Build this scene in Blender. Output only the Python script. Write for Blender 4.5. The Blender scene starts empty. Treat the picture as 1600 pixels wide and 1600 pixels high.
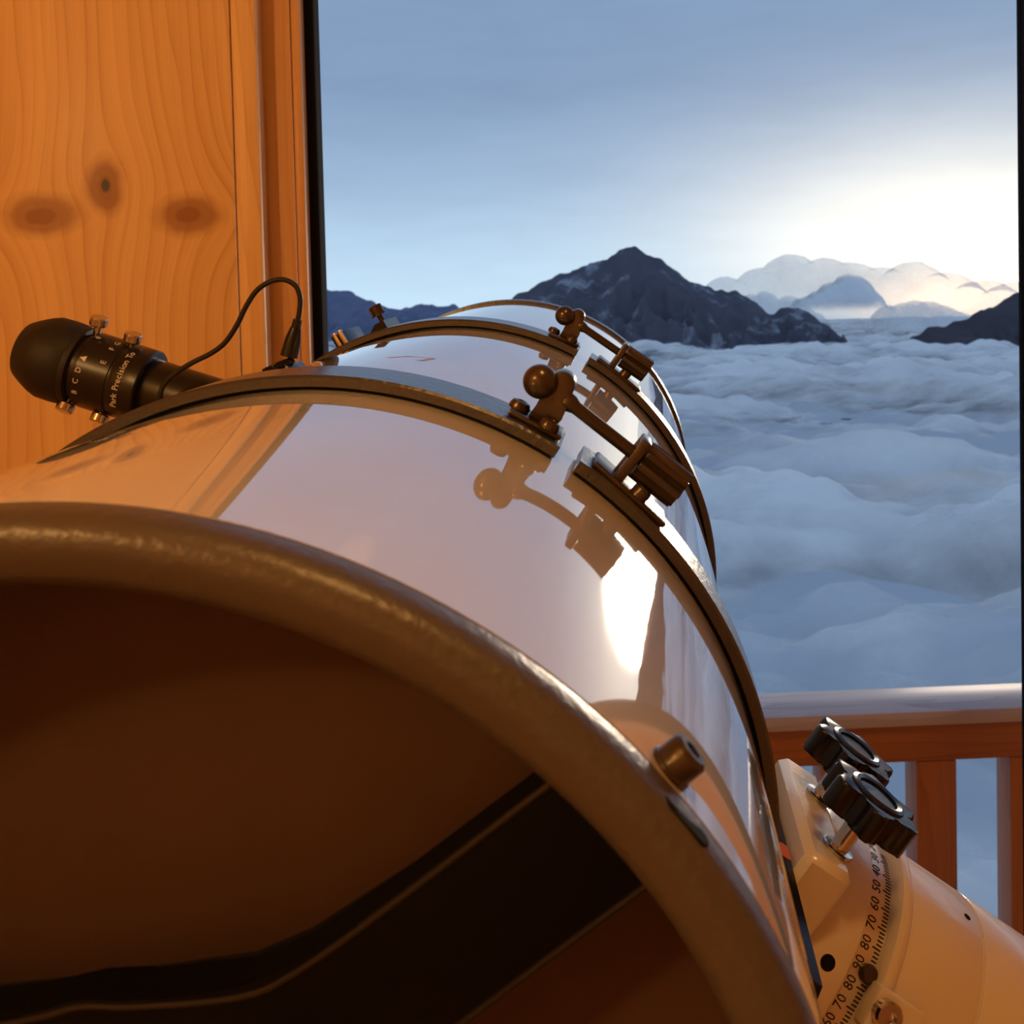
import bpy, bmesh, math, random
import numpy as np
from mathutils import Matrix, Vector
random.seed(4)
SC = bpy.context.scene
COL = SC.collection
R = math.radians

# ------------------------------------------------------------------ camera
cam_d = bpy.data.cameras.new('camera')
cam = bpy.data.objects.new('camera', cam_d)
COL.objects.link(cam)
CAM = Vector((0, 0, 1.55))
right = Vector((0.999758, -0.000776, -0.021981))
down = Vector((-0.021995, -0.035264, -0.999136))
fwd = Vector((0.0, 0.999378, -0.035272))
m3 = Matrix((right, -down, -fwd)).transposed()
cam.matrix_world = Matrix.Translation(CAM) @ m3.to_4x4()
cam_d.sensor_width = 36
cam_d.lens = 38.25
cam_d.shift_x = -0.0625
cam_d.shift_y = -0.15
cam_d.clip_start = 0.01
cam_d.clip_end = 80000
cam_d.dof.use_dof = True
cam_d.dof.focus_distance = 0.50
cam_d.dof.aperture_fstop = 34
SC.camera = cam
SC.view_settings.view_transform = 'Standard'
SC.view_settings.look = 'None'
SC.view_settings.gamma = 1
SC.view_settings.use_curve_mapping = False
SC.view_settings.exposure = 0.28
SC.cycles.use_denoising = True
SC.cycles.max_bounces = 6
SC.cycles.diffuse_bounces = 3
SC.cycles.glossy_bounces = 3
SC.cycles.transparent_max_bounces = 8
SC.cycles.caustics_reflective = False
SC.cycles.adaptive_threshold = 0.02
SC.cycles.sample_clamp_indirect = 6


# ------------------------------------------------------------------ node helpers
class Nodes:
    def __init__(self, tree):
        self.t = tree
        self.n = tree.nodes
        self.l = tree.links

    def new(self, kind, **kw):
        x = self.n.new(kind)
        for k, v in kw.items():
            setattr(x, k, v)
        return x

    def link(self, a, b):
        self.l.new(a, b)

    def put(self, sock, v):
        if hasattr(v, 'is_output'):
            self.l.new(v, sock)
        else:
            sock.default_value = v

    def m(self, op, a, b=0.0, c=0.0, clamp=False):
        x = self.new('ShaderNodeMath', operation=op, use_clamp=clamp)
        self.put(x.inputs[0], a)
        self.put(x.inputs[1], b)
        if len(x.inputs) > 2:
            self.put(x.inputs[2], c)
        return x.outputs[0]

    def ramp(self, fac, stops, interp='LINEAR'):
        x = self.new('ShaderNodeValToRGB')
        x.color_ramp.interpolation = interp
        e = x.color_ramp.elements
        while len(e) < len(stops):
            e.new(0.5)
        for s, (p, c) in zip(e, stops):
            s.position = p
            s.color = (*c, 1) if len(c) == 3 else c
        self.put(x.inputs[0], fac)
        return x.outputs[0]

    def mix(self, fac, a, b, mode='MIX'):
        x = self.new('ShaderNodeMix', data_type='RGBA', blend_type=mode)
        self.put(x.inputs[0], fac)
        self.put(x.inputs[6], a if hasattr(a, 'is_output') else (*a, 1))
        self.put(x.inputs[7], b if hasattr(b, 'is_output') else (*b, 1))
        return x.outputs[2]

    def sep(self, v):
        x = self.new('ShaderNodeSeparateXYZ')
        self.put(x.inputs[0], v)
        return x.outputs

    def comb(self, a, b, c):
        x = self.new('ShaderNodeCombineXYZ')
        for i, v in enumerate((a, b, c)):
            self.put(x.inputs[i], v)
        return x.outputs[0]

    def noise(self, vec, scale, detail=3, rough=0.5, dist=0.0):
        x = self.new('ShaderNodeTexNoise')
        if vec is not None:
            self.link(vec, x.inputs['Vector'])
        x.inputs['Scale'].default_value = scale
        x.inputs['Detail'].default_value = detail
        x.inputs['Roughness'].default_value = rough
        x.inputs['Distortion'].default_value = dist
        return x.outputs[0]


# ------------------------------------------------------------------ world: dusk sky with the glow of the low sun
SUN_AZ, SUN_EL = R(20.2), R(2.2)
world = bpy.data.worlds.new('sky')
SC.world = world
world.use_nodes = True
w = Nodes(world.node_tree)
w.n.clear()
out = w.new('ShaderNodeOutputWorld')
bg = w.new('ShaderNodeBackground')
tc = w.new('ShaderNodeTexCoord')
sx, sy, sz = w.sep(tc.outputs['Generated'])[:3]
az = w.m('ARCTAN2', sx, sy)
el = w.m('ARCSINE', sz)
base = w.ramp(w.m('MULTIPLY_ADD', el, 1 / R(90), 0.5), [
    (0.0, (0.24, 0.31, 0.42)), (0.47, (0.30, 0.39, 0.52)), (0.50, (0.50, 0.68, 0.81)), (0.53, (0.44, 0.61, 0.77)),
    (0.58, (0.285, 0.41, 0.575)), (0.63, (0.195, 0.29, 0.445)), (0.80, (0.185, 0.275, 0.425)), (1.0, (0.185, 0.275, 0.425))])


def glow(sa, se, daz=0.0, de=0.0):
    a = w.m('DIVIDE', w.m('SUBTRACT', az, SUN_AZ + daz), sa)
    e = w.m('DIVIDE', w.m('SUBTRACT', el, SUN_EL + de), se)
    q = w.m('ADD', w.m('MULTIPLY', a, a), w.m('MULTIPLY', e, e))
    return w.m('EXPONENT', w.m('MULTIPLY', q, -1.0))


wisp = w.noise(w.comb(w.m('MULTIPLY', az, 5.0), w.m('MULTIPLY', el, 26.0), 0.0), 1.6, 4, 0.55, 0.6)
c1 = w.mix(w.m('MULTIPLY', glow(R(14), R(6.3), 0, R(2)), 0.80), base, (0.80, 0.77, 0.72))
c2 = w.mix(w.m('MULTIPLY', glow(R(9.5), R(3.5), 0, R(1.0)), 1.15, clamp=True), c1, (1.05, 1.02, 0.92))
c3 = w.mix(w.m('MULTIPLY', glow(R(4.0), R(1.3), R(-0.6), R(-1.4)), 0.9), c2, (2.6, 1.9, 1.25))
streak = w.m('MULTIPLY', w.m('SUBTRACT', wisp, 0.5), 0.16)
c4 = w.mix(1.0, c3, w.comb(*[w.m('ADD', 1.0, streak)] * 3), 'MULTIPLY')
w.link(c4, bg.inputs[0])
bg.inputs[1].default_value = 1.0
w.link(bg.outputs[0], out.inputs[0])

# the low veiled sun behind the clouds
sun_d = bpy.data.lights.new('sun', 'SUN')
sun_d.energy = 1.6
sun_d.angle = R(9)
sun_d.color = (1.0, 0.80, 0.58)
sun = bpy.data.objects.new('sun', sun_d)
COL.objects.link(sun)
sdir = Vector((math.sin(SUN_AZ) * math.cos(SUN_EL), math.cos(SUN_AZ) * math.cos(SUN_EL), math.sin(SUN_EL)))
sun.rotation_euler = sdir.to_track_quat('Z', 'Y').to_euler()
sun.location = (20, 40, 6)

# the warm ceiling lamps of the room, behind the photographer
for nm, loc, en, rad in (('ceiling_lamp_light', (-1.10, -1.00, 2.34), 27.5, 0.07), ('ceiling_lamp_light', (0.22, -0.08, 2.48), 6.8, 0.07)):
    ld = bpy.data.lights.new(nm, 'POINT')
    ld.energy = en
    ld.shadow_soft_size = rad
    ld.color = (1.0, 0.585, 0.20)
    lo = bpy.data.objects.new(nm, ld)
    COL.objects.link(lo)
    lo.location = loc


# ------------------------------------------------------------------ materials
def material(name):
    m = bpy.data.materials.new(name)
    m.use_nodes = True
    nt = Nodes(m.node_tree)
    b = nt.n['Principled BSDF']
    return m, nt, b


def simple(name, col, rough=0.5, metal=0.0, bump=None, coat=0.0, spec=0.5, vary=0.0):
    m, nt, b = material(name)
    b.inputs['Base Color'].default_value = (*col, 1)
    b.inputs['Roughness'].default_value = rough
    b.inputs['Metallic'].default_value = metal
    b.inputs['Coat Weight'].default_value = coat
    b.inputs['Coat Roughness'].default_value = 0.05
    b.inputs['Specular IOR Level'].default_value = spec
    t = nt.new('ShaderNodeTexCoord')
    if vary:
        n = nt.noise(t.outputs['Object'], 35, 4, 0.6)
        nt.link(nt.mix(nt.m('MULTIPLY', n, vary), col, tuple(c * 0.55 for c in col)), b.inputs['Base Color'])
    if bump:
        sc, st, dist, det = bump
        n = nt.noise(t.outputs['Object'], sc, det, 0.5)
        bn = nt.new('ShaderNodeBump')
        bn.inputs['Strength'].default_value = st
        bn.inputs['Distance'].default_value = dist
        nt.link(n, bn.inputs['Height'])
        nt.link(bn.outputs[0], b.inputs['Normal'])
    return m


MAT = {}
MAT['tube'] = simple('white_tube_paint', (0.80, 0.78, 0.76), 0.035, bump=(9, 0.03, 0.004, 2), spec=0.62)
_t = MAT['tube'].node_tree.nodes['Principled BSDF'].inputs
_t['IOR'].default_value = 1.9
_t['Coat Weight'].default_value = 1.0
_t['Coat IOR'].default_value = 2.0
_t['Coat Roughness'].default_value = 0.02
MAT['inside'] = simple('matt_black_inside', (0.05, 0.042, 0.036), 0.75)
MAT['hammer'] = simple('grey_hammertone', (0.034, 0.032, 0.033), 0.34, 0.0, bump=(380, 0.5, 0.0010, 2), spec=0.5, coat=0.5)
_t = MAT['hammer'].node_tree.nodes['Principled BSDF'].inputs
_t['IOR'].default_value = 1.55
_t['Coat Roughness'].default_value = 0.22
_t['Coat IOR'].default_value = 1.7
MAT['rim'] = simple('silver_hammertone', (0.110, 0.092, 0.080), 0.38, 0.15, bump=(420, 0.35, 0.0008, 2), spec=0.6)
MAT['felt'] = simple('black_felt', (0.012, 0.012, 0.012), 0.95, spec=0.1)  # also colours the plates that stand for dark slots and holes
MAT['bronze'] = simple('dark_bronze', (0.085, 0.062, 0.042), 0.25, 0.6, bump=(500, 0.15, 0.0006, 2))
MAT['steel'] = simple('polished_steel', (0.62, 0.60, 0.57), 0.16, 1.0)
MAT['blacksteel'] = simple('blackened_steel', (0.05, 0.048, 0.046), 0.3, 0.6)
MAT['black'] = simple('black_plastic', (0.008, 0.008, 0.009), 0.25, spec=0.4)
MAT['rubber'] = simple('black_rubber', (0.016, 0.014, 0.013), 0.55, spec=0.35)
MAT['anod'] = simple('black_anodised', (0.018, 0.016, 0.016), 0.3, 0.3)
MAT['cell'] = simple('black_cell_paint', (0.004, 0.0035, 0.0035), 0.7, spec=0.12)
MAT['glassback'] = simple('mirror_back', (0.085, 0.040, 0.022), 0.6, vary=0.6)
MAT['cream'] = simple('cream_mount_paint', (0.84, 0.76, 0.62), 0.3, bump=(190, 0.22, 0.0012, 2), coat=0.3)
MAT['scale'] = simple('brushed_scale', (0.78, 0.70, 0.60), 0.33, 0.6)
MAT['ink'] = simple('black_ink', (0.02, 0.015, 0.012), 0.6)
MAT['print'] = simple('pale_print', (0.72, 0.70, 0.66), 0.5)
MAT['orange'] = simple('orange_sticker', (0.75, 0.16, 0.04), 0.45)
MAT['redline'] = simple('red_print', (0.62, 0.34, 0.30), 0.4)
MAT['rubberseal'] = simple('black_seal', (0.008, 0.008, 0.009), 0.9, spec=0.05)
MAT['concrete'] = simple('grey_pier', (0.5, 0.47, 0.43), 0.6, vary=0.4)


def wood(name, light, dark, knots=(), xc=0.0, rough=0.5, scale=1.0, axis='Z', bumps=0.12, along=1.0):
    """varnished softwood: growth lines along one axis that swing round the knots"""
    m, nt, b = material(name)
    t = nt.new('ShaderNodeTexCoord')
    x, y, z = nt.sep(t.outputs['Object'])[:3]
    if axis == 'X':
        x, z = z, x
    if axis == 'Y':
        y, z = z, y
    xp = x
    dark_f = None
    core_f = None
    for kx, kz, a, bb, strength in knots:
        dx = nt.m('DIVIDE', nt.m('SUBTRACT', x, kx), a)
        dz = nt.m('DIVIDE', nt.m('SUBTRACT', z, kz), bb)
        wob = nt.m('MULTIPLY', nt.m('SUBTRACT', nt.noise(t.outputs['Object'], 26, 3), 0.5), 1.1)
        e2 = nt.m('ADD', nt.m('MULTIPLY', dx, dx), nt.m('MULTIPLY', dz, dz))
        g = nt.m('EXPONENT', nt.m('MULTIPLY', nt.m('POWER', e2, 0.75), -0.30))
        xp = nt.m('SUBTRACT', xp, nt.m('MULTIPLY', nt.m('MULTIPLY', nt.m('SUBTRACT', x, kx), g), 0.92))
        ew = nt.m('ADD', nt.m('SQRT', e2), nt.m('MULTIPLY', wob, 0.8))
        d = nt.m('MULTIPLY', nt.m('SUBTRACT', 1.25, ew, clamp=True), strength)
        ring = nt.m('MULTIPLY_ADD', nt.m('SINE', nt.m('MULTIPLY', ew, 11.0)), 0.12, 0.88)
        d = nt.m('MULTIPLY', d, ring)
        dark_f = d if dark_f is None else nt.m('MAXIMUM', dark_f, d)
        if strength > 0.9:
            core_f = nt.m('MULTIPLY', nt.m('SUBTRACT', 0.30, nt.m('ADD', nt.m('SQRT', e2), nt.m('MULTIPLY', wob, 0.25)), clamp=True), 9.0, clamp=True)
    low = nt.noise(nt.comb(nt.m('MULTIPLY', xp, 7.0 * scale), nt.m('MULTIPLY', y, 7.0), nt.m('MULTIPLY', z, 1.1 * along)), 1.0, 3, 0.5)
    warped = nt.m('ADD', nt.m('MULTIPLY', xp, 62.0 * scale), nt.m('MULTIPLY', low, 9.0))
    saw = nt.m('FRACT', nt.m('ABSOLUTE', warped))
    line = nt.m('POWER', saw, 3.0)
    fine = nt.noise(nt.comb(nt.m('MULTIPLY', xp, 420.0 * scale), nt.m('MULTIPLY', y, 400.0), nt.m('MULTIPLY', z, 9.0 * along)), 1.0, 2, 0.6)
    wide = nt.noise(nt.comb(nt.m('MULTIPLY', xp, 22.0 * scale), nt.m('MULTIPLY', y, 20.0), nt.m('MULTIPLY', z, 0.8 * along)), 1.0, 3, 0.55)
    patch = nt.m('MULTIPLY', wide, 0.95, clamp=True)
    fac = nt.m('ADD', nt.m('MULTIPLY', line, nt.m('MULTIPLY', patch, 0.85)), nt.m('MULTIPLY', nt.m('SUBTRACT', fine, 0.35), 0.5))
    fac = nt.m('ADD', fac, nt.m('MULTIPLY', nt.m('SUBTRACT', wide, 0.45), 0.85), clamp=True)
    col = nt.mix(fac, light, dark)
    if dark_f is not None:
        col = nt.mix(nt.m('MULTIPLY', dark_f, 1.5, clamp=True), col, (dark[0] * 0.55, dark[1] * 0.42, dark[2] * 0.35))
    if core_f is not None:
        col = nt.mix(core_f, col, (0.03, 0.018, 0.01))
    nt.link(col, b.inputs['Base Color'])
    b.inputs['Roughness'].default_value = rough
    b.inputs['Coat Weight'].default_value = 0.06
    b.inputs['Coat Roughness'].default_value = 0.25
    bn = nt.new('ShaderNodeBump')
    bn.inputs['Strength'].default_value = bumps
    bn.inputs['Distance'].default_value = 0.0015
    nt.link(fac, bn.inputs['Height'])
    nt.link(bn.outputs[0], b.inputs['Normal'])
    return m


PINE_L, PINE_D = (0.78, 0.50, 0.225), (0.56, 0.27, 0.085)
MAT['pine_knots'] = wood('knotty_pine', PINE_L, PINE_D, scale=1.25, knots=(
    (-0.366, 1.680, 0.017, 0.025, 1.0), (-0.423, 1.653, 0.036, 0.018, 0.88), (-0.294, 1.651, 0.031, 0.018, 0.88)))
MAT['pine'] = wood('pine', PINE_L, PINE_D, scale=1.3)
MAT['pine_dark'] = wood('red_pine', (0.62, 0.33, 0.135), (0.46, 0.20, 0.06), scale=1.6)
MAT['pine_floor'] = wood('pine_floor', (0.58, 0.36, 0.17), (0.40, 0.20, 0.075), axis='Y')
MAT['rail'] = wood('weathered_handrail', (0.52, 0.50, 0.52), (0.30, 0.27, 0.28), axis='X', rough=0.85, bumps=0.2)
MAT['stained'] = wood('stained_balcony_wood', (0.42, 0.17, 0.06), (0.26, 0.09, 0.03), rough=0.5, axis='X')
MAT['stained_v'] = wood('stained_baluster', (0.42, 0.17, 0.06), (0.26, 0.09, 0.03), rough=0.5)


# ------------------------------------------------------------------ mesh helpers
def obj(name, bm, mat, parent=None, smooth=38, mat_index=None):
    me = bpy.data.meshes.new(name)
    bmesh.ops.recalc_face_normals(bm, faces=bm.faces[:])
    if smooth:
        lim = R(smooth)
        for f in bm.faces:
            f.smooth = True
        for e in bm.edges:
            if len(e.link_faces) == 2 and e.calc_face_angle(0) > lim:
                e.smooth = False
    bm.to_mesh(me)
    bm.free()
    me.materials.append(MAT[mat] if isinstance(mat, str) else mat)
    o = bpy.data.objects.new(name, me)
    COL.objects.link(o)
    if parent:
        o.parent = parent
    return o


def empty(name, mat=None):
    o = bpy.data.objects.new(name, None)
    o.empty_display_size = 0.05
    COL.objects.link(o)
    if mat is not None:
        o.matrix_world = mat
    return o


def tag(o, label, cat, group=None, kind=None):
    if label:
        o['label'] = label
    if cat:
        o['category'] = cat
    if group:
        o['group'] = group
    if kind:
        o['kind'] = kind
    return o


def bm_box(bm, lo, hi, bevel=0.0, M=None, seg=2):
    vs = [bm.verts.new((x, y, z)) for x in (lo[0], hi[0]) for y in (lo[1], hi[1]) for z in (lo[2], hi[2])]
    idx = ((0, 1, 3, 2), (4, 6, 7, 5), (0, 4, 5, 1), (2, 3, 7, 6), (0, 2, 6, 4), (1, 5, 7, 3))
    fs = [bm.faces.new([vs[i] for i in q]) for q in idx]
    allv = vs
    if bevel:
        es = list({e for f in fs for e in f.edges})
        r = bmesh.ops.bevel(bm, geom=es, offset=bevel, segments=seg, affect='EDGES', profile=0.5)
        allv = list({v for f in r['faces'] for v in f.verts} | {v for v in vs if v.is_valid})
    if M is not None:
        bmesh.ops.transform(bm, matrix=M, verts=allv)
    return bm


def bm_lathe(bm, prof, seg=48, M=None, a0=0.0, a1=360.0, close=False):
    """prof: (radius, height) pairs turned about local Z"""
    full = abs(a1 - a0) >= 359.99
    n = seg if full else seg + 1
    rings = []
    for r, z in prof:
        if r < 1e-7:
            rings.append([bm.verts.new((0, 0, z))])
            continue
        rings.append([bm.verts.new((r * math.cos(R(a0 + (a1 - a0) * i / seg)), r * math.sin(R(a0 + (a1 - a0) * i / seg)), z)) for i in range(n)])
    pairs = list(zip(rings[:-1], rings[1:]))
    if close:
        pairs.append((rings[-1], rings[0]))
    for A, B in pairs:
        for i in range(seg):
            j = (i + 1) % n
            if len(A) == 1 and len(B) == 1:
                continue
            if len(A) == 1:
                bm.faces.new((A[0], B[i], B[j]))
            elif len(B) == 1:
                bm.faces.new((A[i], B[0], A[j]))
            else:
                bm.faces.new((A[i], B[i], B[j], A[j]))
    if not full and close:
        bm.faces.new([r[0] for r in rings])
        bm.faces.new([r[-1] for r in rings][::-1])
    if M is not None:
        bmesh.ops.transform(bm, matrix=M, verts=[v for r in rings for v in r])
    return bm


def bm_sweep(bm, pts, rad, seg=10, caps=True, rads=None):
    pts = [Vector(p) for p in pts]
    rings = []
    prev = None
    for i, p in enumerate(pts):
        t = (pts[min(i + 1, len(pts) - 1)] - pts[max(i - 1, 0)]).normalized()
        if prev is None:
            a = t.orthogonal().normalized()
        else:
            a = (prev - t * prev.dot(t)).normalized()
        prev = a
        b = t.cross(a)
        rr = rads[i] if rads else rad
        rings.append([bm.verts.new(p + rr * (math.cos(2 * math.pi * k / seg) * a + math.sin(2 * math.pi * k / seg) * b)) for k in range(seg)])
    for A, B in zip(rings[:-1], rings[1:]):
        for k in range(seg):
            bm.faces.new((A[k], A[(k + 1) % seg], B[(k + 1) % seg], B[k]))
    if caps:
        bm.faces.new(rings[0][::-1])
        bm.faces.new(rings[-1])
    return bm


def bm_prism(bm, poly, h0, h1, M=None, bevel=0.0):
    """poly of (x, y) extruded from z=h0 to z=h1"""
    A = [bm.verts.new((x, y, h0)) for x, y in poly]
    B = [bm.verts.new((x, y, h1)) for x, y in poly]
    n = len(poly)
    fs = [bm.faces.new(A[::-1]), bm.faces.new(B)]
    for i in range(n):
        fs.append(bm.faces.new((A[i], A[(i + 1) % n], B[(i + 1) % n], B[i])))
    vs = A + B
    if bevel:
        es = list({e for f in fs[:2] for e in f.edges})
        r = bmesh.ops.bevel(bm, geom=es, offset=bevel, segments=2, affect='EDGES', profile=0.5)
        vs = list({v for f in r['faces'] for v in f.verts} | {v for v in vs if v.is_valid})
    if M is not None:
        bmesh.ops.transform(bm, matrix=M, verts=vs)
    return bm


def catmull(pts, n=6):
    P = [Vector(p) for p in pts]
    P = [P[0] * 2 - P[1]] + P + [P[-1] * 2 - P[-2]]
    res = []
    for i in range(1, len(P) - 2):
        for k in range(n):
            t = k / n
            a, b, c, d_ = P[i - 1], P[i], P[i + 1], P[i + 2]
            res.append(0.5 * ((2 * b) + (c - a) * t + (2 * a - 5 * b + 4 * c - d_) * t * t + (3 * b - a - 3 * c + d_) * t ** 3))
    res.append(P[-2])
    return res


def frame(origin, x, y, z):
    m = Matrix((Vector(x), Vector(y), Vector(z))).transposed().to_4x4()
    m.translation = Vector(origin)
    return m


def text_mesh(name, body, size, M, mat, parent, depth=0.00015):
    cu = bpy.data.curves.new(name, 'FONT')
    cu.body = body
    cu.size = size
    cu.align_x = 'CENTER'
    cu.align_y = 'CENTER'
    cu.extrude = depth
    cu.resolution_u = 2
    tmp = bpy.data.objects.new(name + '_tmp', cu)
    COL.objects.link(tmp)
    dg = bpy.context.evaluated_depsgraph_get()
    me = bpy.data.meshes.new_from_object(tmp.evaluated_get(dg))
    bpy.data.objects.remove(tmp)
    me.transform(M)
    me.materials.clear()
    me.materials.append(MAT[mat])
    me.name = name
    o = bpy.data.objects.new(name, me)
    COL.objects.link(o)
    o.parent = parent
    return o


# ------------------------------------------------------------------ numpy noise
def _hash(ix, iy, s):
    h = (ix.astype(np.int64) * 374761393 + iy.astype(np.int64) * 668265263 + s * 144269) & 0xffffffff
    h = ((h ^ (h >> 13)) * 1274126177) & 0xffffffff
    h = (h ^ (h >> 16)) & 0xffffffff
    return h / 4294967295.0 * 2 * np.pi


def perlin(x, y, s=0):
    ix, iy = np.floor(x), np.floor(y)
    fx, fy = x - ix, y - iy

    def g(a, b):
        an = _hash(ix + a, iy + b, s)
        return np.cos(an) * (fx - a) + np.sin(an) * (fy - b)
    u = fx ** 3 * (fx * (fx * 6 - 15) + 10)
    v = fy ** 3 * (fy * (fy * 6 - 15) + 10)
    n0 = g(0, 0) * (1 - u) + g(1, 0) * u
    n1 = g(0, 1) * (1 - u) + g(1, 1) * u
    return (n0 * (1 - v) + n1 * v) * 1.5


def grid_mesh(name, X, Y, Z, mat, smooth=True):
    r, c = X.shape
    co = np.stack([X, Y, Z], -1).reshape(-1, 3)
    i = np.arange(r * c).reshape(r, c)
    q = np.stack([i[:-1, :-1], i[:-1, 1:], i[1:, 1:], i[1:, :-1]], -1).reshape(-1, 4)
    me = bpy.data.meshes.new(name)
    me.vertices.add(len(co))
    me.vertices.foreach_set('co', co.ravel())
    me.loops.add(q.size)
    me.loops.foreach_set('vertex_index', q.ravel().astype(np.int32))
    me.polygons.add(len(q))
    me.polygons.foreach_set('loop_start', np.arange(0, q.size, 4, dtype=np.int32))
    me.polygons.foreach_set('use_smooth', np.ones(len(q), dtype=bool) if smooth else np.zeros(len(q), dtype=bool))
    me.update()
    me.validate()
    me.materials.append(mat)
    o = bpy.data.objects.new(name, me)
    COL.objects.link(o)
    return o


# ================================================================== THE ROOM (turned 3 degrees to the view)
ROOM = Matrix.Rotation(R(3), 4, 'Z')


def struct(name, bm, mat, parent=None, **kw):
    o = obj(name, bm, mat, parent, **kw)
    if parent is None:
        o.matrix_world = ROOM
        o['kind'] = 'structure'
    return o


XL, XR, YB = -1.7, 1.9, -2.2           # room extent
WS = 0.87                              # scale of the measured window wall layout (it stands at 1 m)
WY = 1.15                              # inner face of the window wall, before scaling
OPEN_L, OPEN_R, OPEN_T = -0.2225, 0.588, 2.32
W2L, W2R = 0.624, 1.52               # second window beyond the mullion
bm = bmesh.new()
bm_box(bm, (XL - .1, YB - .1, -0.1), (XR + .1, 1.12, 0.0))
floor = struct('floor', bm, 'pine_floor', smooth=0)
bm = bmesh.new()
bm_box(bm, (XL - .1, YB - .1, 2.55), (XR + .1, 1.12, 2.65))
struct('ceiling', bm, 'pine', smooth=0)
bm = bmesh.new()
bm_box(bm, (XL - .1, YB, 0), (XL, 1.12, 2.55))
struct('wall_left', bm, 'pine', smooth=0)
bm = bmesh.new()
bm_box(bm, (XR, YB, 0), (XR + .1, 1.12, 2.55))
struct('wall_right', bm, 'pine', smooth=0)
bm = bmesh.new()
bm_box(bm, (XL, YB - .1, 0), (XR, YB, 2.55))
struct('wall_back', bm, 'pine', smooth=0)
# window wall: backing pieces beside and above the opening, with separate boards in front
bm = bmesh.new()
bm_box(bm, (XL, (WY + .03) * WS, 0), ((OPEN_L - .043) * WS, 1.12, 2.55))
bm_box(bm, ((W2R + .043) * WS, (WY + .03) * WS, 0), (XR, 1.12, 2.55))
bm_box(bm, ((OPEN_L - .043) * WS, (WY + .03) * WS, OPEN_T + .043), ((W2R + .043) * WS, 1.12, 2.55))
wall_f = struct('wall_front', bm, 'pine_dark', smooth=0)


def plank(x0, x1, z0, z1, mat, y0=WY, y1=WY + .03, bev=0.003, parent=wall_f, name='plank'):
    b_ = bmesh.new()
    bm_box(b_, (x0 * WS, y0 * WS, z0), (x1 * WS, y1 * WS, z1), bev)
    return obj(name, b_, mat, parent)


plank(-1.954, -1.30, 0, 2.55, 'pine')
plank(-1.30, -0.9405, 0, 2.55, 'pine')
plank(-0.94, -0.6105, 0, 2.55, 'pine')
plank(-0.61, -0.2903, 0, 2.55, 'pine_knots', bev=0.0012)
plank(-0.2900, -0.2630, 0, 2.55, 'pine', bev=0.004)
for a_, b_ in ((1.5635, 1.73), (1.7305, 1.95), (1.9505, 2.183)):
    plank(a_, b_, 0, 2.55, 'pine')
plank(-0.2625, 1.563, OPEN_T + .045, 2.55, 'pine')

# window: wooden frame, black seal, pane
win = empty('window_1', ROOM @ Matrix.Translation((OPEN_L * WS, (WY + .03) * WS, 0)))
win['kind'] = 'structure'


def wpart(name, lo, hi, mat, bev=0.002):
    b_ = bmesh.new()
    bm_box(b_, ((lo[0] - OPEN_L) * WS, (lo[1] - WY - .03) * WS, lo[2]), ((hi[0] - OPEN_L) * WS, (hi[1] - WY - .03) * WS, hi[2]), bev)
    return obj(name, b_, mat, win)


wpart('jamb', (-0.2655, 1.180, 0), (-0.2345, 1.24, OPEN_T), 'pine_dark', 0.001)
wpart('jamb', (-0.2345, 1.181, 0), (-0.2235, 1.24, OPEN_T), 'pine_dark', 0.003)
wpart('mullion', (OPEN_R, 1.180, 0), (W2L, 1.24, OPEN_T), 'pine_dark', 0.003)
wpart('head_jamb', (-0.2655, 1.180, OPEN_T), (W2R + .043, 1.24, OPEN_T + .043), 'pine_dark', 0.003)
wpart('threshold', (-0.2235, 1.180, 0), (OPEN_R, 1.24, 0.04), 'pine_dark', 0.003)
wpart('seal', (-0.2234, 1.200, .04), (-0.2130, 1.235, OPEN_T), 'rubberseal', 0.001)
wpart('seal', (OPEN_R - .008, 1.200, .04), (OPEN_R, 1.235, OPEN_T), 'rubberseal', 0.001)
wpart('seal', (-0.2130, 1.200, OPEN_T - .01), (OPEN_R - .008, 1.235, OPEN_T), 'rubberseal', 0.001)
# clear pane: mostly see-through, a faint sheen
gm = bpy.data.materials.new('clear_pane')
gm.use_nodes = True
g = Nodes(gm.node_tree)
g.n.clear()
go = g.new('ShaderNodeOutputMaterial')
mx = g.new('ShaderNodeMixShader')
mx.inputs[0].default_value = 0.004
tr = g.new('ShaderNodeBsdfTransparent')
gl = g.new('ShaderNodeBsdfGlossy')
gl.inputs['Roughness'].default_value = 0.02
g.link(tr.outputs[0], mx.inputs[1])
g.link(gl.outputs[0], mx.inputs[2])
g.link(mx.outputs[0], go.inputs[0])
MAT['pane'] = gm
wpart('pane', (-0.2130, 1.222, .04), (OPEN_R - .008, 1.226, OPEN_T - .01), 'pane', 0)
win = empty('window_2', ROOM @ Matrix.Translation((OPEN_L * WS, (WY + .03) * WS, 0)))
win['kind'] = 'structure'
wpart('jamb', (W2R, 1.180, 0), (W2R + .043, 1.24, OPEN_T), 'pine_dark', 0.003)
wpart('threshold', (W2L, 1.180, 0), (W2R, 1.24, 0.04), 'pine_dark', 0.003)
wpart('seal', (W2L, 1.200, .04), (W2L + .008, 1.235, OPEN_T), 'rubberseal', 0.001)
wpart('seal', (W2R - .008, 1.200, .04), (W2R, 1.235, OPEN_T), 'rubberseal', 0.001)
wpart('pane', (W2L + .008, 1.222, .04), (W2R - .008, 1.226, OPEN_T), 'pane', 0)


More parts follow.
